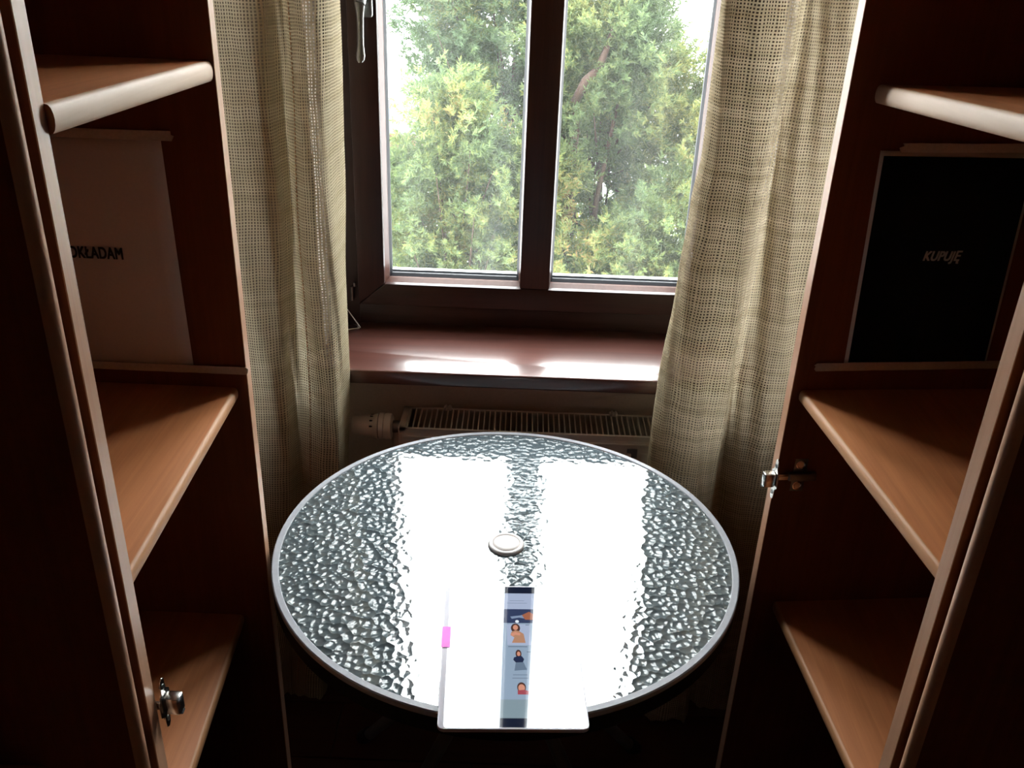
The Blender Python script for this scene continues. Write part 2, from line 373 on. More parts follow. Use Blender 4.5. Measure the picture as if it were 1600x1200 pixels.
obj('handle_lever', bm, STEEL, hd, smooth=True, autosm=60)
# hinge pin in the lower left corner of the frame
bm = bmesh.new(); tube(bm, [(-.340,1.776,.842),(-.340,1.776,.872)], .0035, 10); tube(bm, [(-.334,1.774,.874),(-.334,1.774,.882)], .003, 10)
obj('corner_hinge_pin', bm, STEEL, win, smooth=True, autosm=50)
# sill board
bm = bmesh.new(); prism(bm, [(OX0-.03,1.5465),(OX1+.03,1.5465),(OX1+.03,1.6395),(OX1-.0005,1.6395),(OX1-.0005,1.786),(OX0+.0005,1.786),(OX0+.0005,1.6395),(OX0-.03,1.6395)], .762, .791); bevel(bm, .004, 3)
sl = obj('windowsill', bm, SILL, win, smooth=True, autosm=35); sl['label'] = 'glossy reddish brown sill board'
# outside ledge
boxo('outer_ledge', SPACER, win, OX0, OX1, 1.90, 2.02, .815, .825)

# ================================================================ RADIATOR
rad = tag(empty('radiator', (.095, 1.555, .20)), 'cream panel radiator with slotted top grille beneath the windowsill', 'radiator')
RX0, RX1, RY0, RY1, RZ0, RZ1 = -.212, .400, 1.516, 1.606, .22, .686
bm = bmesh.new(); box(bm, RX0, RX1, RY0, RY0+.006, RZ0, RZ1-.008); bevel(bm, .0025, 2); obj('front_panel', bm, RADW, rad, smooth=True, autosm=40)
bm = bmesh.new()
x = RX0+.03
while x < RX1-.03:                                       # pressed vertical channels
    vsx = box(bm, x, x+.018, RY0-.0035, RY0+.002, RZ0+.03, RZ1-.035); x += .0333
bevel(bm, .003, 1)
pc = obj('pressed_channels', bm, RADW, rad, smooth=True, autosm=60); pc['kind'] = 'stuff'
boxo('top_ridge', RADW, rad, RX0+.006, RX1-.006, RY0-.004, RY0+.003, RZ1-.020, RZ1-.015, bw=.0018)
boxo('back_panel', RADW, rad, RX0, RX1, RY1-.006, RY1, RZ0, RZ1-.008, bw=.002)
boxo('side_cover', RADW, rad, RX0-.002, RX0+.002, RY0, RY1, RZ0, RZ1, bw=.0012)
boxo('side_cover', RADW, rad, RX1-.002, RX1+.002, RY0, RY1, RZ0, RZ1, bw=.0012)
bm = bmesh.new()
box(bm, RX0, RX1, RY0, RY0+.006, RZ1-.010, RZ1); box(bm, RX0, RX1, RY1-.006, RY1, RZ1-.010, RZ1)
box(bm, RX0, RX0+.012, RY0, RY1, RZ1-.006, RZ1); box(bm, RX1-.012, RX1, RY0, RY1, RZ1-.006, RZ1)
gr = obj('top_grille', bm, RADW, rad)
bm = bmesh.new(); box(bm, RX0+.02, RX1-.02, RY0+.03, RY0+.036, RZ0+.02, RZ1-.04); box(bm, RX0+.02, RX1-.02, RY0+.058, RY0+.064, RZ0+.02, RZ1-.04)
obj('convector_fins', bm, DARKM, rad)
n = 57; bm = bmesh.new(); box(bm, -.0011, .0011, RY0+.003, RY1-.003, RZ1-.007, RZ1-.0005)
s0 = obj('slat', bm, RADW, gr)
xs = [RX0+.014 + i*(RX1-RX0-.026)/(n-1) for i in range(n)]
for i, x in enumerate(xs):
    s = s0 if i == 0 else s0.copy()
    if i: COL.objects.link(s)
    s.location = (x, 0, 0)
for cx in (-.126, .2045):
    bm = bmesh.new(); box(bm, cx-.008, cx+.008, RY1-.008, RY1+.004, RZ1-.002, RZ1+.004); box(bm, cx-.005, cx-.001, RY1-.012, RY1+.002, RZ1, RZ1+.008); box(bm, cx+.002, cx+.006, RY1-.012, RY1+.002, RZ1, RZ1+.007); bevel(bm, .001, 1)
    obj('grille_clip', bm, RADW, rad, smooth=True, autosm=50)
boxo('maker_plate', mat('grey_plate', (.26,.25,.25), .4, metal=.6), rad, .226, .246, RY0-.0015, RY0+.001, .640, .660, bw=.0005)
for xx in (RX0+.08, RX1-.08): boxo('wall_bracket', RADW, rad, xx-.015, xx+.015, RY1-.002, YW+.001, .26, .64)

# thermostatic valve head, axis along x
RX = Matrix.Translation((-.2235, 1.556, .667)) @ Matrix.Rotation(-PI/2, 4, 'Y')
tv = tag(empty('thermostat_valve', (-.26, 1.556, .667)), 'white thermostatic valve head at the left end of the radiator', 'valve')
bm = bmesh.new()
lathe(bm, [(0,.0855),(.0165,.0855),(.0185,.0835),(.0205,.060),(.0215,.046),(.0245,.038),(.0265,.034)], 40, RX)
obj('grip', bm, VALVE, tv, smooth=True, autosm=50)
bm = bmesh.new(); lathe(bm, [(.0245,.034),(.0245,.0325),(.0262,.0325),(.0262,.0235),(.0245,.0235),(.0245,.022),(.0255,.0215),(.0262,.018),(.0255,.009),(.020,.006),(0,.006)], 40, RX)
obj('collar', bm, VALVE, tv, smooth=True, autosm=40)
bm = bmesh.new(); lathe(bm, [(.0246,.0337),(.0250,.0337),(.0250,.0327),(.0246,.0327)], 40, RX, close=True); lathe(bm, [(.0246,.0232),(.0251,.0232),(.0251,.0222),(.0246,.0222)], 40, RX @ Matrix.Identity(4), close=True) if False else None
obj('groove_ring', bm, DARKM, tv, smooth=True)
bm = bmesh.new(); lathe(bm, [(0,.0065),(.012,.0065),(.012,-.008),(0,-.008)], 24, RX); obj('threaded_nut', bm, STEEL, tv, smooth=True, autosm=40)
bm = bmesh.new(); tube(bm, [(-.222,1.556,.665),(-.222,1.556,.20),(-.222,1.60,.16),(-.222,YW+.002,.16)], .008, 12); obj('supply_pipe', bm, RADW, tv, smooth=True, autosm=60)
for ang in (205, 235, 265, 300):                          # little slots round the grip
    a = math.radians(ang)
    c = Vector((-.2235-.047, 1.556, .667)) + Vector((0, math.cos(a), -math.sin(a)))*.0212
    c = Vector((-.2235-.047, 1.556+math.cos(a)*.0211, .667-math.sin(a)*.0211))
    bm = bmesh.new(); box(bm, -.003, .003, -.0013, .0013, -.0013, .0013, M=Matrix.Translation(c)); obj('slot', bm, DARKM, tv)

# ================================================================ CURTAINS
def curtain(name, keys, label, group, m, top, hem, seed, seamu=None, width_scale=1.0):
    """keys: dict z -> list of (x, y) fold points (same count); interpolated in z."""
    zs = sorted(keys); npt = len(keys[zs[0]]); rnd = random.Random(seed)
    root = tag(empty(name, (keys[zs[0]][npt//2][0], keys[zs[0]][npt//2][1], hem)), label, 'curtain', group)
    def cat(P, t):
        i = min(int(t), len(P)-2); f = t-i; p0 = P[max(i-1,0)]; p1 = P[i]; p2 = P[i+1]; p3 = P[min(i+2,len(P)-1)]
        return tuple(.5*((2*p1[k]) + (-p0[k]+p2[k])*f + (2*p0[k]-5*p1[k]+4*p2[k]-p3[k])*f*f + (-p0[k]+3*p1[k]-3*p2[k]+p3[k])*f**3) for k in (0,1))
    SUB = 8; NU = (npt-1)*SUB; NZ = 110
    grid = []
    for j in range(NZ+1):
        z = hem + (top-hem)*j/NZ
        # locate z in keys with smooth interpolation
        if z <= zs[0]: a, b, t = zs[0], zs[0], 0
        elif z >= zs[-1]: a, b, t = zs[-1], zs[-1], 0
        else:
            k = max(i for i in range(len(zs)) if zs[i] <= z); a, b = zs[k], zs[k+1]; t = (z-a)/(b-a); t = t*t*(3-2*t)
        P = [(keys[a][i][0]*(1-t)+keys[b][i][0]*t, keys[a][i][1]*(1-t)+keys[b][i][1]*t) for i in range(npt)]
        row = []
        for i in range(NU+1):
            x, y = cat(P, i/SUB)
            y += .0035*math.sin(z*9+i*.35+seed) + .0022*math.sin(z*23+i*.8)
            x += .0018*math.sin(z*14+i*.2+seed)
            zz = z + (.010*math.sin(i*.25+seed) if j == 0 else 0)
            row.append(Vector((x,y,zz)))
        grid.append(row)
    # arc length in u, taken half way up, for an even weave
    mid = grid[NZ//2]; us = [0]
    for i in range(NU): us.append(us[-1] + (mid[i+1].xy-mid[i].xy).length)
    bm = bmesh.new(); uvl = bm.loops.layers.uv.new('UVMap')
    V = [[bm.verts.new(p) for p in row] for row in grid]
    for j in range(NZ):
        for i in range(NU):
            f = bm.faces.new((V[j][i], V[j][i+1], V[j+1][i+1], V[j+1][i])); f.smooth = True
            for lp, (jj, ii) in zip(f.loops, ((j,i),(j,i+1),(j+1,i+1),(j+1,i))): lp[uvl].uv = (us[ii], grid[jj][ii].z)
    o = obj('cloth', bm, m, root, smooth='keep')
    for p in o.data.polygons: p.use_smooth = True
    if seamu is not None:
        i = int(seamu*SUB)
        bm = bmesh.new()
        st = 0
        for j in range(2, NZ-1):
            p, q = grid[j][i], grid[j+1][i]; off = Vector((0,-.0020,0))
            for s in range(3):
                a = p.lerp(q, s/3+.03)+off; b = p.lerp(q, s/3+.22)+off
                tube(bm, [a, b], .0012, 5)
        s = obj('hem_stitching', bm, SEAM, root); s['kind'] = 'stuff'
    # hem band at the bottom
    return root
Lk = {
 2.4: [(-0.78, 1.55), (-0.7, 1.5), (-0.62, 1.545), (-0.555, 1.5), (-0.5, 1.463), (-0.445, 1.452), (-0.395, 1.462), (-0.382, 1.492), (-0.37, 1.503), (-0.3447, 1.466), (-0.3197, 1.464), (-0.3062, 1.486), (-0.3032, 1.551), (-0.3027, 1.61), (-0.3147, 1.616)],
 1.45: [(-0.78, 1.55), (-0.7, 1.5), (-0.62, 1.545), (-0.555, 1.5), (-0.5, 1.463), (-0.448, 1.45), (-0.397, 1.458), (-0.384, 1.49), (-0.372, 1.502), (-0.3463, 1.466), (-0.3213, 1.464), (-0.3078, 1.486), (-0.3048, 1.551), (-0.3043, 1.61), (-0.3163, 1.616)],
 1.17: [(-0.78, 1.55), (-0.7, 1.5), (-0.62, 1.545), (-0.558, 1.5), (-0.505, 1.463), (-0.45, 1.448), (-0.4, 1.456), (-0.389, 1.49), (-0.378, 1.502), (-0.3527, 1.466), (-0.3277, 1.464), (-0.3142, 1.486), (-0.3112, 1.551), (-0.3107, 1.61), (-0.3227, 1.616)],
 0.8: [(-0.78, 1.55), (-0.7, 1.5), (-0.625, 1.54), (-0.565, 1.5), (-0.51, 1.465), (-0.46, 1.448), (-0.412, 1.456), (-0.401, 1.484), (-0.389, 1.497), (-0.3506, 1.466), (-0.3204, 1.464), (-0.3121, 1.486), (-0.3091, 1.5175), (-0.3086, 1.543), (-0.3206, 1.549)],
 0.45: [(-0.78, 1.55), (-0.7, 1.5), (-0.63, 1.54), (-0.57, 1.5), (-0.52, 1.468), (-0.475, 1.45), (-0.425, 1.455), (-0.41, 1.48), (-0.397, 1.492), (-0.3613, 1.466), (-0.3311, 1.464), (-0.3228, 1.486), (-0.3198, 1.5135), (-0.3193, 1.535), (-0.3313, 1.541)],
 0.03: [(-0.78, 1.56), (-0.7, 1.5), (-0.64, 1.54), (-0.58, 1.49), (-0.53, 1.455), (-0.5, 1.44), (-0.475, 1.452), (-0.465, 1.475), (-0.455, 1.49), (-0.427, 1.466), (-0.3968, 1.464), (-0.3885, 1.486), (-0.3855, 1.516), (-0.385, 1.54), (-0.397, 1.546)],
}
curtain('curtain', Lk, 'beige open weave curtain hanging at the left of the window', 'window curtains', CURT, 2.40, .03, 1.3, seamu=8.6)
Rk = {
 2.40: [(.315,1.565),(.302,1.535),(.297,1.505),(.308,1.478),(.332,1.462),(.362,1.452),(.388,1.452),(.405,1.462),(.412,1.485),(.425,1.492),(.447,1.475),(.475,1.462),(.51,1.475),(.55,1.51),(.60,1.49),(.67,1.53),(.76,1.50),(.84,1.54)],
 1.45: [(.315,1.565),(.302,1.535),(.297,1.505),(.308,1.478),(.332,1.462),(.362,1.452),(.388,1.450),(.405,1.458),(.412,1.482),(.425,1.492),(.447,1.475),(.475,1.462),(.51,1.475),(.55,1.51),(.60,1.49),(.67,1.53),(.76,1.50),(.84,1.54)],
 1.23: [(.318,1.565),(.305,1.535),(.300,1.505),(.309,1.478),(.332,1.460),(.36,1.450),(.382,1.448),(.398,1.458),(.406,1.482),(.419,1.490),(.442,1.475),(.472,1.462),(.51,1.475),(.55,1.51),(.60,1.49),(.67,1.53),(.76,1.50),(.84,1.54)],
 1.14: [(.312,1.565),(.296,1.535),(.290,1.505),(.300,1.476),(.325,1.457),(.355,1.448),(.378,1.448),(.394,1.458),(.402,1.482),(.416,1.490),(.44,1.475),(.47,1.462),(.51,1.475),(.55,1.51),(.60,1.49),(.67,1.53),(.76,1.50),(.84,1.54)],
 1.02: [(.303,1.555),(.286,1.53),(.280,1.503),(.292,1.474),(.318,1.455),(.352,1.446),(.376,1.448),(.391,1.458),(.40,1.482),(.414,1.490),(.438,1.475),(.47,1.462),(.51,1.475),(.55,1.51),(.60,1.49),(.67,1.53),(.76,1.50),(.84,1.54)],
 .82: [(.292,1.535),(.274,1.515),(.268,1.495),(.282,1.466),(.308,1.446),(.342,1.437),(.368,1.440),(.386,1.452),(.398,1.482),(.410,1.492),(.433,1.475),(.465,1.462),(.51,1.475),(.55,1.51),(.60,1.49),(.67,1.53),(.76,1.50),(.84,1.54)],
 .66: [(.285,1.496),(.268,1.488),(.263,1.476),(.278,1.458),(.304,1.438),(.338,1.429),(.364,1.434),(.383,1.450),(.397,1.484),(.410,1.494),(.432,1.475),(.463,1.462),(.51,1.475),(.55,1.51),(.60,1.49),(.67,1.53),(.76,1.50),(.84,1.54)],
 .03: [(.285,1.50),(.29,1.485),(.305,1.470),(.32,1.455),(.34,1.445),(.37,1.44),(.39,1.445),(.405,1.46),(.42,1.49),(.43,1.50),(.45,1.49),(.475,1.475),(.51,1.485),(.55,1.51),(.60,1.49),(.67,1.53),(.76,1.50),(.84,1.54)],
}
curtain('curtain', Rk, 'beige slubbed curtain with a pinched edge hanging at the right of the window', 'window curtains', CURT2, 2.40, .03, 4.1, seamu=None)
# rail above, out of frame
rail = tag(empty('curtain_rail', (.04, 1.50, 2.42)), 'dark wooden curtain rail above the window opening', 'curtain rail')
bm = bmesh.new(); tube(bm, [(-.90,1.50,2.425),(1.04,1.50,2.425)], .014, 16); obj('pole', bm, FRAME_H, rail, smooth=True, autosm=40)
for xx in (-.86, .97): boxo('rail_bracket', FRAME_H, rail, xx, xx+.03, 1.50, YW+.002, 2.41, 2.44)

# ================================================================ CABINETS
def cabinet(name, label, F, Nn, depth, inner, shelves, nose_m, side, has_neighbor=False, top=2.25, far_t=.018, near_t=.018, round_far=False):
    """F, Nn: front corners on the INNER faces of the far and near side panels. side=-1 left, +1 right."""
    F = Vector((*F, 0)); Nn = Vector((*Nn, 0)); d = (F-Nn); W = d.length; d.normalize()
    n = Vector((-d.y, d.x, 0)) * (1 if side < 0 else -1)       # outward, away from the aisle
    root = tag(empty(name, F), label, 'cabinet', 'open wooden cabinets on both sides of the aisle')
    # local frame: a along depth (0 front), b along width (0 far inner face, -W near inner face)
    def Mx():
        m = Matrix.Identity(4)
        for i in range(3): m[i][0] = n[i]; m[i][1] = d[i]
        m[0][3] = F.x; m[1][3] = F.y
        return m
    M = Mx()
    e = .0012
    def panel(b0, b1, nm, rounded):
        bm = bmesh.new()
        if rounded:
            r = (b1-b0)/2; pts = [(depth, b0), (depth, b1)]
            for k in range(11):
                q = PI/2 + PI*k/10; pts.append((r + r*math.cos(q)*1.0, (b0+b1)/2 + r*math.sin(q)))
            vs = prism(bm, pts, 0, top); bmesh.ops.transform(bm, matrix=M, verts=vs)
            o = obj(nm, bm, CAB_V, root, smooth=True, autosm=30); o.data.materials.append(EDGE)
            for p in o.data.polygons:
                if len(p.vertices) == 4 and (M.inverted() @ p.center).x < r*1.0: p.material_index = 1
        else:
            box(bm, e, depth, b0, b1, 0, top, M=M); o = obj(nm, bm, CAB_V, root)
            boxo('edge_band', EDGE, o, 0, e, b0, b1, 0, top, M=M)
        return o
    fp = panel(0, far_t, 'side_panel', round_far); npan = panel(-W-near_t, -W, 'side_panel', False)
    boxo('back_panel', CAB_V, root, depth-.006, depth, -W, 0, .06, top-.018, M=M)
    boxo('top_panel', CAB_H, root, .002, depth-.006, -W, 0, top-.018, top, M=M)
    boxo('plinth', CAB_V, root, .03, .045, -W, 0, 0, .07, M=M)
    boxo('bottom_panel', CAB_H, root, .004, depth-.006, -W, 0, .07, .088, M=M)
    for (zf, zn, rf, rn, t, nm) in shelves:                    # top z far/near, recess far/near
        bm = bmesh.new(); r = t/2; back = depth-.008; NSEG = 8
        prof = [(0, 0)] ; pts = []
        ring = []
        for (b, z, rec) in ((-.0008, zf, rf), (-W+.0008, zn, rn)):
            loop = [(back, z)] + [(rec + r*.6 - r*.6*math.sin(PI*k/NSEG)**.7 if k not in (0,NSEG) else rec+r*.6, z - r + r*math.cos(PI*k/NSEG)) for k in range(NSEG+1)] + [(back, z-t)]
            ring.append([bm.verts.new(M @ Vector((a, b, zz))) for a, zz in loop])
        K = len(ring[0])
        for k in range(K): bm.faces.new((ring[0][k], ring[0][(k+1)%K], ring[1][(k+1)%K], ring[1][k]))
        bm.faces.new(ring[0]); bm.faces.new(ring[1][::-1])
        for f in bm.faces: f.smooth = True
        o = obj('shelf', bm, CAB_H, root, smooth=True, autosm=50)
        o.data.materials.append(nm)
        for p in o.data.polygons:
            c = M.inverted() @ p.center
            if len(p.vertices) == 4 and c.x < max(rf, rn)+r*.6 and min(rf, rn)-.001 <= c.x: p.material_index = 1
    return root, M, W
LF, LN = (-.358, 1.100), (-.360, .700)
RF, RN = (.397, 1.160), (.438, .750)
cl, ML, WL = cabinet('open_cabinet', 'open reddish wood cabinet on the left holding the white paper sheet', LF, LN, .55, True,
    [(EYE-.141, EYE-.125, .002, -.006, .0235, NOSE_PALE), (EYE-.5630, EYE-.5630, .0145, .0005, .018, NOSE), (EYE-.958, EYE-.958, .044, .018, .018, NOSE)], NOSE, -1)
cr_, MR, WR = cabinet('open_cabinet', 'open reddish wood cabinet on the right holding the black paper sheet', RF, RN, .60, True,
    [(EYE-.147, EYE-.119, .034, -.008, .0225, NOSE_PALE), (EYE-.5640, EYE-.5640, .0120, .0060, .018, NOSE), (EYE-.945, EYE-.945, .036, .022, .018, NOSE)], NOSE, 1)
# the next cabinets, nearer to the camera: their far side panels have rounded fronts
lsh = [(EYE-.75, EYE-.75, .03, .03, .018, NOSE), (EYE-.30, EYE-.30, .2, .2, .018, NOSE)]
cabinet('near_cabinet', 'dark cabinet side with a rounded front edge at the left edge of view', (-.3590, .652), (-.3590, .05), .55, True,
    [(EYE-.775, EYE-.775, .10, .16, .018, NOSE)], NOSE, -1, far_t=.0185, round_far=True)
cabinet('near_cabinet', 'dark cabinet side with a rounded front edge at the right edge of view', (.4402, .701), (.4966, .06), .55, True,
    [(EYE-1.10, EYE-1.10, .10, .16, .018, NOSE)], NOSE, 1, far_t=.0185, round_far=True)

# ---------------------------------------------------------------- hinges
def hinge(name, label, M, side_dir, z, s=1):
    """M: cabinet frame (a depth, b width). The plate sits on a side panel inner face; arm and cup stick out past the front."""
    root = tag(empty(name, M @ Vector((0, side_dir, z))), label, 'hinge', 'cabinet hinges left on the panels')
    b0 = side_dir; q = s                                   # q=-1: body lies at lower b than the face (far panel), +1: above (near panel)
    def bx(a0, a1, b1, b2, z0, z1, bw=.0006, m=CHROME, nm='part', par=None):
        lo, hi = sorted((b0+q*b1, b0+q*b2))
        return boxo(nm, m, par or root, a0, a1, lo, hi, z+z0, z+z1, bw=bw, seg=2, M=M)
    def wing(zc):
        bm = bmesh.new(); lathe(bm, [(0,0),(.0075,0),(.0075,.0016),(.0055,.002),(.0048,.0014),(0,.0014)], 20)
        R = M @ Matrix.Translation((.036, b0, z+zc)) @ Matrix.Rotation(PI/2*(1 if q < 0 else -1), 4, 'X')
        bmesh.ops.transform(bm, matrix=R, verts=bm.verts); obj('plate_screw', bm, CHROME, root, smooth=True, autosm=40)
    bx(.026, .046, 0, .0012, -.028, .028, m=STEEL, nm='mounting_plate'); wing(.018); wing(-.018)  # darker metal puts the plate's shadow into its colour
    bx(.018, .060, .001, .009, -.0065, .0065, bw=.002, m=STEEL, nm='hinge_arm')
    bx(-.006, .022, .004, .0065, -.005, .005, nm='link')
    # housing of the folded arm, swung out in front of the panel
    bx(-.0235, -.0055, .0025, .0175, -.0115, .0115, bw=.0035, nm='hinge_cup')
    bx(-.0240, -.0120, .0060, .0140, -.0122, -.0100, bw=.001, m=DARKM, nm='cup_slot')
    bm = bmesh.new()
    pts = [(-.012,-.010),(.012,-.010),(.012,.010),(.006,.016),(.0045,.031),(0,.033),(-.0045,.031),(-.006,.016),(-.012,.010)]
    pts = [(-.0045,-.031),(0,-.034),(.0045,-.031),(.006,-.016),(.013,-.010),(.013,.010),(.006,.016),(.0045,.031),(0,.034),(-.0045,.031),(-.006,.016),(-.013,.010),(-.013,-.010),(-.006,-.016)]
    vs = prism(bm, pts, 0, .0013)
    R = M @ Matrix.Translation((-.0055, b0+q*.010, z)) @ Matrix.Rotation(PI/2, 4, 'Y') @ Matrix.Rotation(PI/2, 4, 'Z')
    bmesh.ops.transform(bm, matrix=M @ Matrix.Translation((-.0055, b0+q*.010, z)) @ Matrix(((0,0,1,0),(1,0,0,0),(0,1,0,0),(0,0,0,1))), verts=vs)
    bevel(bm, .0004, 1); obj('cup_flange', bm, CHROME, root, smooth=True, autosm=35)
    for zz in (-.022, .022):
        bm = bmesh.new(); tube(bm, [M @ Vector((-.0062, b0+q*.010, z+zz)), M @ Vector((-.0018, b0+q*.010, z+zz))], [.0034,.0022], 12); obj('flange_screw', bm, STEEL, root, smooth=True, autosm=40)
    return root
hinge('cabinet_hinge', 'nickel cabinet hinge on the near edge of the left cabinet', ML, -WL, EYE-.742, 1)
hinge('cabinet_hinge', 'nickel cabinet hinge on the far panel edge of the right cabinet', MR, 0, EYE-.706, -1)

# ---------------------------------------------------------------- paper sheets taped to the far panels
def plane_frame(M, a, z):     # x right = world depth-ish axis seen from camera, on the inner face of the far panel, facing the camera
    return M @ Matrix.Translation((a, -.0004, z))
def sheet(M, side, a0, a1, z0, z1, label, black, body, tz, ta, tsize, shear, bold, sx, tapes, rot=0):
    root = tag(empty('paper_sheet', M @ Vector(((a0+a1)/2, 0, z0))), label, 'paper', 'paper sheets taped inside the cabinets')
    bm = bmesh.new(); NX, NZ = 10, 14; V = []
    for j in range(NZ+1):
        row = []
        for i in range(NX+1):
            a = a0+(a1-a0)*i/NX; z = z0+(z1-z0)*j/NZ
            bow = .0018*math.sin(PI*j/NZ)*(.6+.4*math.sin(i*.9)) 
            row.append(bm.verts.new(M @ Vector((a+rot*(j/NZ), -.0010-bow, z))))
        V.append(row)
    for j in range(NZ):
        for i in range(NX): bm.faces.new((V[j][i],V[j][i+1],V[j+1][i+1],V[j+1][i]))
    o = obj('sheet', bm, PAPER, root, smooth='keep')
    for p in o.data.polygons: p.use_smooth = True
    md = o.modifiers.new('thickness', 'SOLIDIFY'); md.thickness = .0003; md.offset = 0
    if black:
        bm = bmesh.new(); V = []
        c0, c1, d0, d1 = a0+.0045, a1-.0045, z0+.004, z1-.006
        for j in range(NZ+1):
            row = []
            for i in range(NX+1):
                a = c0+(c1-c0)*i/NX; z = d0+(d1-d0)*j/NZ
                row.append(bm.verts.new(M @ Vector((a+rot*(j/NZ), -.0036, z))))
            V.append(row)
        for j in range(NZ):
            for i in range(NX): bm.faces.new((V[j][i],V[j][i+1],V[j+1][i+1],V[j+1][i]))
        obj('black_print', bm, INKP, root, smooth='keep')
    # lettering: world x increases to the right for both cabinets
    sgn = 1 if side > 0 else -1
    pos = M @ Vector((ta, -.0042, tz))
    right = (M.to_3x3() @ Vector((sgn, 0, 0))).normalized(); up = Vector((0,0,1)); nrm = right.cross(up)
    T = Matrix.Identity(4)
    for i in range(3): T[i][0] = right[i]; T[i][1] = up[i]; T[i][2] = nrm[i]; T[i][3] = pos[i]
    text('lettering', body, tsize, GREYINK if black else INK, T, root, bold=bold, shear=shear, sx=sx)
    rnd = random.Random(7)
    for (ta0, ta1, tz0, tz1, tilt) in tapes:
        bm = bmesh.new(); top, bot = [], []; K = 26
        for i in range(K+1):
            a = ta0+(ta1-ta0)*i/K; dz = tilt*i/K
            top.append((a, tz1+dz+rnd.uniform(-.0003,.0003))); bot.append((a, tz0+dz+rnd.uniform(-.0003,.0003)))
        ends0 = [(ta0+rnd.uniform(-.004,.005), tz0+(tz1-tz0)*f) for f in (.25,.5,.75)]
        ends1 = [(ta1+rnd.uniform(-.004,.005), tz0+tilt+(tz1-tz0)*f) for f in (.75,.5,.25)][::1]
        pts = bot + [(p[0], p[1]) for p in ends1[::-1]] + top[::-1] + ends0[::-1]
        A = [bm.verts.new(M @ Vector((a, -.0032, z))) for a, z in pts]; B = [bm.verts.new(M @ Vector((a, -.0038, z))) for a, z in pts]
        bm.faces.new(A); bm.faces.new(B[::-1])
        for i in range(len(A)): bm.faces.new((A[i], A[(i+1)%len(A)], B[(i+1)%len(A)], B[i]))
        bmesh.ops.triangulate(bm, faces=[f for f in bm.faces if len(f.verts) > 4])
        obj('tape_strip', bm, TAPE, root)
sheet(ML, -1, .0705, .2805, EYE-.5320, EYE-.2290, 'white paper sheet lettered in black inside the left cabinet', False, 'ODKŁADAM', EYE-.3785, .1805, .0216, 0, .0008, .645,
      [(.0, .23, EYE-.5415, EYE-.5305, .0), (.060, .285, EYE-.2340, EYE-.2225, -.001)], rot=.0035)
sheet(MR, 1, .068, .278, EYE-.5235, EYE-.2265, 'black printed paper sheet with faint lettering inside the right cabinet', True, 'KUPUJĘ', EYE-.3640, .170, .0185, .22, .0007, .78,
      [(.028, .30, EYE-.5330, EYE-.5210, .003), (.082, .30, EYE-.2280, EYE-.2165, .003)], rot=-.012)

# ================================================================ TABLE
TX, TY, TZ, TR = .001, 1.1415, .700, .350
tb = tag(empty('round_table', (TX, TY, 0)), 'round hammered glass table with a silver rim in front of the window', 'table')
TM = Matrix.Translation((TX, TY, 0))
bm = bmesh.new(); lathe(bm, [(.0,TZ-.006),(TR-.0095,TZ-.006),(TR-.0095,TZ-.0008),(.0,TZ-.0008)], 128, TM)
tg = obj('glass_top', bm, GLASS, tb); tg['label'] = 'hammered grey green glass top'
bm = bmesh.new(); lathe(bm, [(TR-.0105,TZ-.008),(TR-.0105,TZ),(TR-.0095,TZ+.0010),(TR-.0015,TZ+.0010),(TR,TZ-.0006),(TR,TZ-.008),(TR-.001,TZ-.0095)], 160, TM, close=True)
obj('rim', bm, ALU, tb, smooth=True, autosm=30)
bm = bmesh.new(); lathe(bm, [(TR-.014,TZ-.034),(TR-.014,TZ-.0090),(TR-.0008,TZ-.0090),(TR-.0008,TZ-.034)], 160, TM, close=True)
obj('apron', bm, APRON, tb, smooth=True, autosm=30)
for sx_ in (-1, 1):
    for sy_ in (-1, 1):
        bm = bmesh.new()
        tube(bm, [(TX+sx_*.245, TY+sy_*.215, TZ-.02), (TX+sx_*.235, TY+sy_*.205, .62), (TX+sx_*.045, TY+sy_*.040, .50), (TX+sx_*.045, TY+sy_*.040, .45), (TX+sx_*.27, TY+sy_*.235, .03), (TX+sx_*.285, TY+sy_*.25, .012)], .0115, 14)
        lg = obj('leg', bm, LEGM, tb, smooth=True, autosm=50)
        bm = bmesh.new(); tube(bm, [(TX+sx_*.272, TY+sy_*.237, .030), (TX+sx_*.288, TY+sy_*.252, .0), ], [.0145,.0155], 14); obj('rubber_foot', bm, GASKET, lg, smooth=True, autosm=50)
bm = bmesh.new(); lathe(bm, [(.050,.455),(.064,.455),(.064,.495),(.050,.495)], 40, TM, close=True); obj('leg_ring', bm, LEGM, tb, smooth=True, autosm=30)
# parasol-hole plug
cap = tag(empty('parasol_hole_plug', (TX-.0005, 1.1395, TZ)), 'round white plastic plug in the middle of the glass table', 'plug')
CM = Matrix.Translation((TX-.0005, 1.1395, TZ-.001))
bm = bmesh.new(); lathe(bm, [(.0205,.0),(.0275,.0),(.0278,.0018),(.0262,.0046),(.0235,.0056),(.0212,.0048),(.0205,.003)], 64, CM, close=True); obj('flange_ring', bm, CAPM, cap, smooth=True)
bm = bmesh.new(); lathe(bm, [(0,.0068),(.012,.0066),(.0180,.0058),(.0202,.0042),(.0204,.0),(0,0)], 64, CM); obj('dome', bm, CAPM, cap, smooth=True, autosm=60)

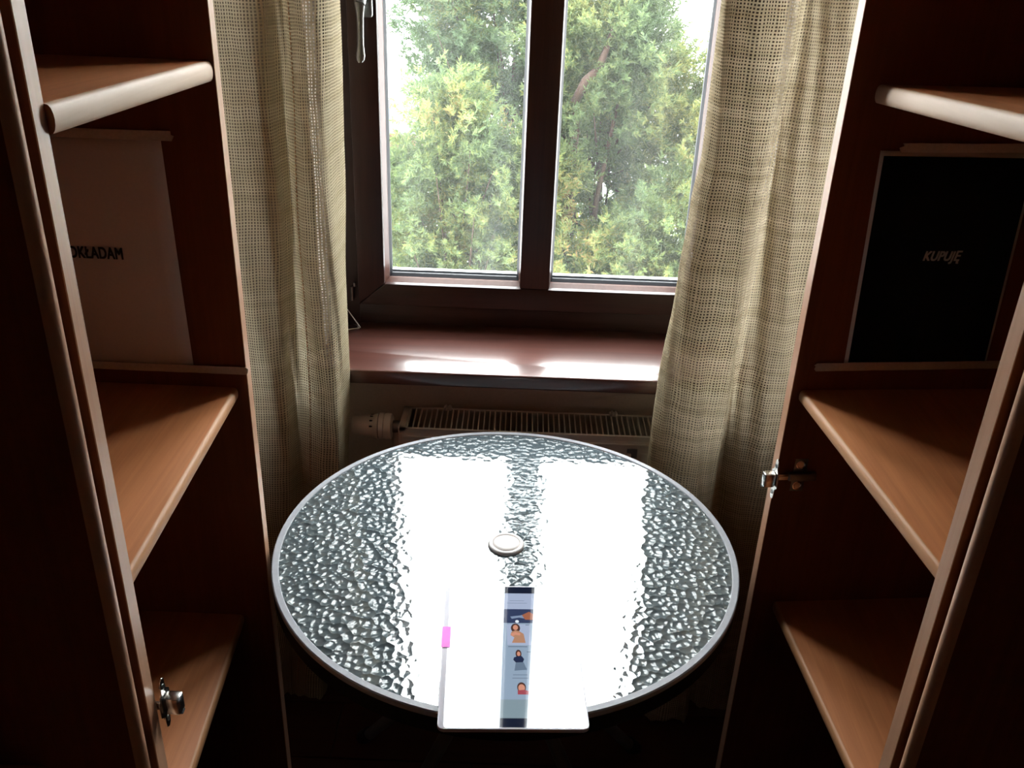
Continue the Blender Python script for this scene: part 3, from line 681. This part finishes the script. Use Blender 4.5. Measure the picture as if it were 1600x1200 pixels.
# ================================================================ TABLET
ang = math.radians(-3.0)                                   # long side leans with the photo
P0 = Vector((.0110, .9005, TZ+.0010))
import_pts = [(-.0824,1.0290), (.0949,1.0375), (-.0716,.7690), (.1066,.7765)]
ux = (Vector(import_pts[3])-Vector(import_pts[2])).normalized(); uy = Vector((-ux.y, ux.x))
ctr = sum((Vector(p) for p in import_pts), Vector((0,0)))/4
tang = math.atan2(ux.y, ux.x)
TW, TH, TT = .1785, .2595, .0055
tab = tag(empty('tablet', (ctr.x, ctr.y, TZ+.001), tang), 'white tablet computer showing a shopping page lying on the glass table', 'tablet')
MT = Matrix.Translation((ctr.x, ctr.y, TZ+.001)) @ Matrix.Rotation(tang, 4, 'Z')
def rrect(w, h, r, n=6, cx=0, cy=0):
    pts = []
    for (sx_, sy_, a0) in ((1,1,0),(-1,1,90),(-1,-1,180),(1,-1,270)):
        for k in range(n+1):
            q = math.radians(a0+90*k/n); pts.append((cx+sx_*(w/2-r)+r*math.cos(q), cy+sy_*(h/2-r)+r*math.sin(q)))
    return pts
def tprism(name, pts, z0, z1, m, par, bw=0):
    bm = bmesh.new(); prism(bm, pts, z0, z1)
    if bw: bevel(bm, bw, 2)
    bmesh.ops.transform(bm, matrix=MT, verts=bm.verts)
    return obj(name, bm, m, par, smooth=bool(bw), autosm=40)
tprism('shell', rrect(TW, TH, .007), 0, TT, TABW, tab, .0012)
SCRG = mat('screen_surround', (.80,.79,.84), .03, ior=1.6, spec=.6)
scr = tprism('screen', rrect(TW-.0085, TH-.002, .005, cx=.0028), TT-.0002, TT+.0003, SCRG, tab)
def lit(name, c, s=1.0, ior=1.75):
    return mat(name, tuple(v*.03 for v in c), .03, ior=ior, emit=c, estr=s)
PG = lit('page_grey_blue', (.125,.165,.215)); PG2 = lit('page_pale', (.17,.20,.27)); DK = lit('page_dark_bar', (.004,.006,.014)); BAN = lit('page_banner_blue', (.015,.022,.05))
ORG = lit('banner_orange', (.16,.055,.03)); SKIN = lit('picture_skin', (.28,.125,.085)); TAN = lit('picture_tan_coat', (.20,.105,.065)); HAIR = lit('picture_hair', (.035,.015,.012))
NAVY = lit('picture_navy_coat', (.008,.012,.03)); JEAN = lit('picture_grey_skirt', (.06,.085,.12)); REDC = lit('picture_red_scarf', (.16,.03,.04)); LINE = lit('page_text_lines', (.05,.065,.095)); WHT = lit('page_white', (.35,.38,.42))
SW, SH = TW-.0085-.004, TH-.004
sx0 = .0028-SW/2; zt = TT+.0003
def srect(name, x0, x1, y0, y1, m, lvl=1): return tprism(name, [(x0,y0),(x1,y0),(x1,y1),(x0,y1)], zt+.00003*(lvl-1), zt+.00003*lvl, m, scr)
yT = SH/2; 
def Yf(f): return yT - f*SH
srect('page_background', sx0, sx0+SW, -yT, yT, PG)
srect('dark_top_bar', sx0, sx0+SW, Yf(.055), yT, DK, 2)
srect('header_band', sx0, sx0+SW, Yf(.185), Yf(.055), PG2, 2)
srect('banner_picture', sx0, sx0+SW, Yf(.295), Yf(.185), BAN, 2)
srect('dark_bottom_bar', sx0, sx0+SW, -yT, Yf(.945), DK, 2)
srect('footer_band', sx0, sx0+SW, Yf(.945), Yf(.83), lit('page_footer_grey', (.10,.135,.155)), 2)
xc = -.0045+.033                                            # the column seen between the reflections
def ell(name, cx, cy, rx, ry, m, lvl): return tprism(name, [(cx+rx*math.cos(2*PI*k/20), cy+ry*math.sin(2*PI*k/20)) for k in range(20)], zt+.00003*(lvl-1), zt+.00003*lvl, m, scr)
def poly(name, pts, m, lvl): return tprism(name, pts, zt+.00003*(lvl-1), zt+.00003*lvl, m, scr)
XC = .0105
poly('banner_shape', [(XC-.010,Yf(.245)),(XC+.004,Yf(.235)),(XC+.015,Yf(.215)),(XC+.02,Yf(.25)),(XC+.012,Yf(.262)),(XC+.002,Yf(.252)),(XC-.008,Yf(.262))], lit('banner_pale_arm', (.10,.13,.19)), 3)
poly('banner_shape', [(XC+.006,Yf(.232)),(XC+.016,Yf(.205)),(XC+.022,Yf(.225)),(XC+.022,Yf(.270)),(XC+.010,Yf(.268))], ORG, 4)
ell('banner_button', XC-.001, Yf(.283), .0025, .0028, WHT, 5)
for f, ww in ((.115,.020),(.135,.028)): srect('text_line', XC-ww/2, XC+ww/2, Yf(f+.002), Yf(f), LINE, 3)
for col in (-1, 0, 1):
    X0 = XC + col*.055 if col >= 0 else XC - .056
    def row(y0f, kind):
        cy = lambda f: Yf(y0f+f)
        if kind == 0:
            srect('product_photo', X0-.015, X0+.016, cy(.160), cy(.005), PG2, 2)
            ell('product_picture_hair', X0-.0035, cy(.034), .0062, .0088, HAIR, 3); ell('product_picture_face', X0-.0035, cy(.030), .0034, .0050, SKIN, 4)
            poly('product_picture_coat', [(X0-.009,cy(.062)),(X0-.004,cy(.052)),(X0+.001,cy(.056)),(X0+.007,cy(.078)),(X0+.009,cy(.145)),(X0-.009,cy(.145)),(X0-.0055,cy(.105)),(X0-.0105,cy(.088))], TAN, 5)
            poly('product_picture_sleeve', [(X0-.0105,cy(.078)),(X0-.004,cy(.062)),(X0+.003,cy(.076)),(X0+.002,cy(.09)),(X0-.004,cy(.085)),(X0-.008,cy(.098))], SKIN, 6)
        elif kind == 1:
            ell('product_picture_hair', X0-.001, cy(.024), .0038, .0075, HAIR, 3); ell('product_picture_face', X0-.0008, cy(.024), .0022, .0042, SKIN, 4)
            poly('product_picture_coat', [(X0-.007,cy(.050)),(X0-.002,cy(.040)),(X0+.003,cy(.040)),(X0+.006,cy(.062)),(X0+.004,cy(.085)),(X0-.005,cy(.085)),(X0-.008,cy(.066))], NAVY, 5)
            poly('product_picture_skirt', [(X0-.005,cy(.085)),(X0+.005,cy(.083)),(X0+.009,cy(.135)),(X0-.007,cy(.142))], JEAN, 6)
            for f, ww in ((.168,.018),(.190,.020)): srect('text_line', X0-ww/2, X0+ww/2, cy(f+.003), cy(f), LINE, 3)
        else:
            ell('product_picture_hair', X0+.001, cy(.032), .0055, .0085, HAIR, 3); ell('product_picture_face', X0+.001, cy(.036), .0042, .0062, SKIN, 4)
            poly('product_picture_coat', [(X0-.004,cy(.052)),(X0+.004,cy(.048)),(X0+.011,cy(.056)),(X0+.009,cy(.078)),(X0-.004,cy(.078))], REDC, 5)
        srect('price_mark', X0+.010, X0+.015, cy(.012), cy(.008), LINE, 4)
    row(.30, 0); row(.50, 1); row(.72, 2)
    srect('text_line', X0-.014, X0+.011, Yf(.475), Yf(.470), LINE, 3)
bm = bmesh.new(); box(bm, -TW/2-.0006, -TW/2+.0002, -.095, -.055, .0022, .0050, M=MT); box(bm, -TW/2-.0006, -TW/2+.0002, .070, .095, .0022, .0050, M=MT)
obj('side_slot', bm, DARKM, tab)
boxo('top_button', TABW, tab, -.045, -.030, TH/2-.0005, TH/2+.0012, .0025, .0055, bw=.0006, M=MT)
fg = boxo('sticky_flag', PINK, None, -TW/2-.0012, -TW/2+.0102, .0045, .0435, TT+.0005, TT+.0008, M=MT)
tag(fg, 'pink sticky flag on the left edge of the tablet', 'sticky note')

# ================================================================ WIRE STAND ON THE SILL
ws = tag(empty('wire_stand', (-.345, 1.765, .791)), 'bent steel wire stand on the sill behind the left curtain', 'stand')
bm = bmesh.new(); z = .7932
WO = Vector((.004,.012,0))
tube(bm, [Vector(q)+WO for q in [(-.368,1.712,z),(-.3262,1.7275,z+.001),(-.3240,1.7300,z+.002),(-.3255,1.732,z+.004),(-.352,1.757,z+.028),(-.366,1.768,z+.038)]], .0016, 8)
tube(bm, [Vector(q)+WO for q in [(-.368,1.760,z),(-.332,1.7445,z+.0005),(-.3262,1.7275,z)]], .0016, 8)
obj('bent_wire', bm, WIRE, ws, smooth=True)

# ================================================================ OUTSIDE
RENDER = noisy('white_facade_render', (.78,.78,.77), (.82,.82,.81), nscale=3, rough=.9)
WPANE = mat('grey_blue_far_pane', (.135,.14,.175), .15)
WFR = mat('white_far_window_frame', (.30,.30,.32), .6)
bld = tag(empty('white_building', (1, 9.6, -2.6)), 'white rendered building with barred windows beyond the evergreens', 'building')
boxo('facade', RENDER, bld, -7, 9, 9.2, 9.9, -2.6, 7)
def far_window(x0, x1, z0, z1, nv, nh):
    f = boxo('far_window', WPANE, bld, x0, x1, 9.19, 9.201, z0, z1)
    bm = bmesh.new(); t = .012
    for i in range(nv+1): x = x0+(x1-x0)*i/nv; box(bm, x-t/2, x+t/2, 9.175, 9.19, z0, z1)
    for i in range(nh+1): zz = z0+(z1-z0)*i/nh; box(bm, x0, x1, 9.172, 9.19, zz-t/2, zz+t/2)
    obj('glazing_bars', bm, WFR, f)
far_window(-1.245, -1.115, .565, .93, 2, 4); far_window(-1.245, -1.115, 1.15, 1.60, 2, 4)
far_window(-.99, -.62, .66, 1.00, 5, 4); far_window(-.99, -.62, 1.12, 1.6, 5, 4)
far_window(.8, 1.4, 1.7, 2.9, 3, 4); far_window(2.6, 3.2, .3, 1.5, 3, 4)
gd = boxo('pale_paved_ground', noisy('pale_paving', (.45,.44,.42), (.55,.54,.52), nscale=6, rough=.95), None, -9, 10, 2.0, 14, -2.8, -2.6); tag(gd, 'pale paved yard below the trees', 'ground', kind='structure')
shed = tag(empty('garden_shed', (-1.0, 7.6, -2.6)), 'small brick red shed with a blue grey roof left of the bushes', 'shed')
boxo('shed_wall', noisy('brick_red_paint', (.055,.018,.014), (.075,.026,.02), nscale=9, rough=.9), shed, -1.25, -.86, 7.5, 8.2, -2.6, .10)
bm = bmesh.new(); vs = [(-1.33,7.4,.08),(-.78,7.4,.08),(-1.06,7.4,.30),(-1.33,8.3,.08),(-.78,8.3,.08),(-1.06,8.3,.30)]; v = [bm.verts.new(p) for p in vs]
for f in ((0,1,2),(3,5,4),(0,2,5,3),(1,4,5,2),(0,3,4,1)): bm.faces.new([v[i] for i in f])
obj('shed_roof', bm, mat('blue_grey_slate', (.035,.045,.07), .6), shed)

# ---- evergreens: needle tufts as real geometry, built with numpy
def foliage_mat(name, cols, hue_scale=3.0):
    m = mat(name, cols[0], .55, spec=.25)
    tc = N(m, 'ShaderNodeTexCoord'); nz = N(m, 'ShaderNodeTexNoise'); nz.inputs['Scale'].default_value = hue_scale; nz.inputs['Detail'].default_value = 3
    L(m, tc.outputs['Object'], nz.inputs['Vector'])
    gm = N(m, 'ShaderNodeNewGeometry')
    ad = N(m, 'ShaderNodeMath', operation='MULTIPLY_ADD'); ad.inputs[1].default_value = .30; L(m, gm.outputs['Random Per Island'], ad.inputs[0])
    sb = N(m, 'ShaderNodeMath', operation='SUBTRACT'); sb.inputs[1].default_value = .15; L(m, nz.outputs[0], sb.inputs[0]); L(m, sb.outputs[0], ad.inputs[2])
    r = ramp(m, [(.30, cols[0]), (.42, cols[1]), (.55, cols[2]), (.66, cols[3]), (.78, cols[4])]); L(m, ad.outputs[0], r.inputs[0])
    L(m, r.outputs[0], pb(m).inputs['Base Color'])
    out = m.node_tree.nodes['Material Output']
    tl = N(m, 'ShaderNodeBsdfTranslucent'); L(m, r.outputs[0], tl.inputs[0])
    mx = N(m, 'ShaderNodeMixShader'); mx.inputs[0].default_value = .5; L(m, pb(m).outputs[0], mx.inputs[1]); L(m, tl.outputs[0], mx.inputs[2]); L(m, mx.outputs[0], out.inputs[0])
    return m
GK = 1.12
def sc_(c): return tuple(v*GK for v in c)
FOL_A = foliage_mat('yew_light', [sc_(c) for c in ((.048,.075,.034),(.070,.100,.040),(.098,.128,.042),(.138,.140,.040),(.155,.108,.042))])
FOL_B = foliage_mat('yew_dark', [sc_(c) for c in ((.034,.056,.027),(.050,.076,.033),(.055,.090,.042),(.085,.110,.035),(.120,.120,.035))])
FOL_C = foliage_mat('yew_blue_green', [sc_(c) for c in ((.046,.070,.032),(.062,.090,.037),(.086,.112,.042),(.122,.132,.042),(.145,.140,.040))])
BARK = noisy('reddish_brown_bark', (.024,.011,.007), (.050,.024,.016), scale=(20,20,4), nscale=3, rough=.9, bump=.4)

def tufts_mesh(name, C, D, S, rng, m, parent, nn=13):
    """C centres, D unit directions, S sizes. Each tuft is a short sprig with needles pointing forward and out."""
    n = len(C)
    t = np.linspace(0, 1, nn)[None, :, None]
    ax = D[:, None, :]
    # random perpendiculars
    R = rng.normal(size=(n, nn, 3)); R -= (R*ax).sum(2, keepdims=True)*ax; R /= np.linalg.norm(R, axis=2, keepdims=True)+1e-9
    base = C[:, None, :] + ax*(t*.75-.25)*S[:, None, None]
    dirn = ax*(.45+.5*t) + R*(1.0-.55*t); dirn /= np.linalg.norm(dirn, axis=2, keepdims=True)
    ln = S[:, None, None]*(.62-.22*t)*rng.uniform(.75, 1.2, size=(n, nn, 1))
    side = np.cross(dirn, rng.normal(size=(n, nn, 3))); side /= np.linalg.norm(side, axis=2, keepdims=True)+1e-9
    wd = .095*S[:, None, None]
    v0 = base - side*wd*.5; v1 = base + side*wd*.5; v3 = base + dirn*ln
    m1 = base + dirn*ln*.5
    V = np.stack([v0, v1, m1+side*wd*.6, v3, m1-side*wd*.6], axis=2).reshape(-1, 3).astype(np.float32)
    nf = n*nn
    me = bpy.data.meshes.new(name)
    me.vertices.add(nf*5); me.vertices.foreach_set('co', V.ravel())
    me.loops.add(nf*5); me.loops.foreach_set('vertex_index', np.arange(nf*5, dtype=np.int32))
    me.polygons.add(nf); me.polygons.foreach_set('loop_start', np.arange(0, nf*5, 5, dtype=np.int32))
    me.update(calc_edges=True); me.validate()
    me.materials.append(m)
    o = bpy.data.objects.new(name, me); COL.objects.link(o); put(o, parent); o['kind'] = 'stuff'
    return o
def evergreen(name, label, base, trunk_top, sprays, m, seed, per=30, size=.030, spread=.11, up=.55, trunk_r=.035, outward=None):
    """sprays: list of ellipsoids (cx,cy,cz, rx,ry,rz, count) that hold the leafy sprays of one plant"""
    rng = np.random.default_rng(seed); rnd = random.Random(seed)
    root = tag(empty(name, base), label, 'tree' if 'tree' in name else 'bush', 'evergreens outside the window')
    b = Vector(base); tt = Vector(trunk_top)
    bm = bmesh.new(); K = 7
    tp = [b.lerp(tt, k/K) + Vector((rnd.uniform(-.03,.03), rnd.uniform(-.03,.03), 0))*(0 if k == 0 else 1) for k in range(K+1)]
    tube(bm, tp, [trunk_r*(1-.75*k/K) for k in range(K+1)], 10)
    obj('trunk', bm, BARK, root, smooth=True)
    C, D, S = [], [], []; bmb = bmesh.new()
    for (cx, cy, cz, rx, ry, rz, cnt) in sprays:
        cen = np.array((cx, cy, cz)); rad_ = np.array((rx, ry, rz))
        for q in range(cnt):
            d = rng.normal(size=3); d /= np.linalg.norm(d); rr_ = rng.uniform(.35, 1)**.5
            p = cen + d*rad_*rr_
            out = d*np.array((1,1,.4)) + np.array((0,-.25,up)); out /= np.linalg.norm(out)
            # a spray: leader axis with tufts along it and along side shoots, flattened fan
            Lg = spread*rng.uniform(.7, 1.3); sidev = np.cross(out, rng.normal(size=3)); sidev /= np.linalg.norm(sidev)
            t = rng.uniform(0, 1, per); lat = rng.uniform(-1, 1, per)*(1-t*.8)
            pts = p + out*((t-.5)*Lg*2)[:, None] + sidev*(lat*Lg*.62)[:, None] + rng.normal(size=(per,3))*Lg*.13 + np.array((0,0,-1))*(np.abs(lat)*Lg*.25)[:, None]
            dd = out + sidev*(lat*1.3)[:, None] + rng.normal(size=(per,3))*.35; dd /= np.linalg.norm(dd, axis=1, keepdims=True)
            C.append(pts); D.append(dd); S.append(size*1.35*rng.uniform(.7, 1.25, per))
            if q % 4 == 0:
                k = rnd.randint(1, K-1); a0 = tp[k]; e0 = Vector(p + out*Lg*.6)
                if (e0-a0).length < 1.1:
                    tube(bmb, [a0, a0.lerp(e0,.5)+Vector((0,0,-.02)), e0], [.007,.0045,.0015], 5, caps=False)
    o = obj('twigs', bmb, BARK, root, smooth=True); o['kind'] = 'stuff'
    tufts_mesh('foliage', np.concatenate(C), np.concatenate(D), np.concatenate(S), rng, m, root)
    return root
# front left rounded bush
evergreen('evergreen_bush', 'pale green rounded bush filling the lower left pane', (-.20, 3.45, -2.6), (-.2, 3.45, .9),
   [(-.27,3.40,.82, .17,.18,.18, 60), (-.06,3.42,.62, .22,.22,.26, 90), (-.36,3.45,.52, .16,.2,.30, 80), (-.15,3.38,.25,.42,.22,.22, 120), (-.28,3.38,1.0,.05,.05,.10,10), (-.12,3.4,.86,.10,.1,.1,24)], FOL_A, 11)
evergreen('evergreen_tree', 'tall darker evergreen tree behind the left pane', (-.05, 4.35, -2.6), (-.02, 4.35, 1.35),
   [(-.30,4.3,1.24, .22,.2,.26, 60), (.02,4.35,1.10, .30,.25,.34, 110), (-.36,4.3,.95,.12,.2,.22,34), (.05,4.4,.70,.34,.25,.40, 80), (-.05,4.4,1.52,.40,.2,.22,46), (.0,4.4,.2,.5,.3,.4,110)], FOL_B, 12, size=.036, spread=.12)
evergreen('evergreen_tree', 'leaning evergreen tree with a bare reddish branch seen through the right pane', (.36, 3.75, -2.6), (.34, 3.75, 1.2),
   [(.28,3.72,1.24, .26,.2,.20, 90), (.20,3.70,.98, .13,.2,.14, 46), (.42,3.70,1.12, .16,.2,.20, 60), (.17,3.72,.70, .10,.2,.16, 36), (.42,3.72,.88,.13,.2,.16,42), (.56,3.75,.98,.10,.2,.20,30), (.50,3.72,.62,.10,.2,.16,34), (.33,3.70,.50,.14,.2,.10,24), (.3,3.8,1.6,.32,.2,.14,40)], FOL_C, 13, size=.032, spread=.10)
evergreen('evergreen_bush', 'yellow tipped bush along the bottom of the right pane', (.40, 3.30, -2.6), (.40, 3.3, .5),
   [(.16,3.30,.42, .14,.15,.13, 44), (.42,3.28,.38, .28,.18,.18, 96), (.62,3.35,.52,.20,.2,.26, 80), (.3,3.35,.12,.4,.2,.16,60)], FOL_A, 14, size=.031)
evergreen('evergreen_bush', 'soft green bush at the right edge of the right pane', (.78, 3.7, -2.6), (.78, 3.7, 1.0),
   [(.70,3.70,.82, .18,.2,.26, 70), (.92,3.70,.85,.25,.25,.4, 90), (.80,3.7,.3,.4,.25,.35,90)], FOL_C, 15)
evergreen('evergreen_bush', 'low bush seen at the left edge of the left pane', (-.85, 3.9, -2.6), (-.85, 3.9, .4),
   [(-.80,3.9,.25,.35,.25,.40,90), (-.62,3.85,.45,.14,.2,.22,40)], FOL_C, 16)
# the bare leaning branch
bb = bmesh.new(); tube(bb, [(.195,3.56,.98),(.235,3.55,1.06),(.275,3.55,1.10),(.30,3.56,1.17),(.325,3.58,1.25)], [.016,.02,.017,.012,.008], 10)
tube(bb, [(.30,3.6,.30),(.31,3.6,.60),(.345,3.6,.85),(.38,3.6,1.1)], [.014,.011,.008,.005], 8)
tube(bb, [(.22,3.6,.28),(.20,3.6,.55),(.21,3.6,.98)], [.022,.018,.015], 8)
pr = [o for o in bpy.data.objects if o.get('label','').startswith('leaning evergreen')][0]
obj('bare_branch', bb, BARK, pr, smooth=True)
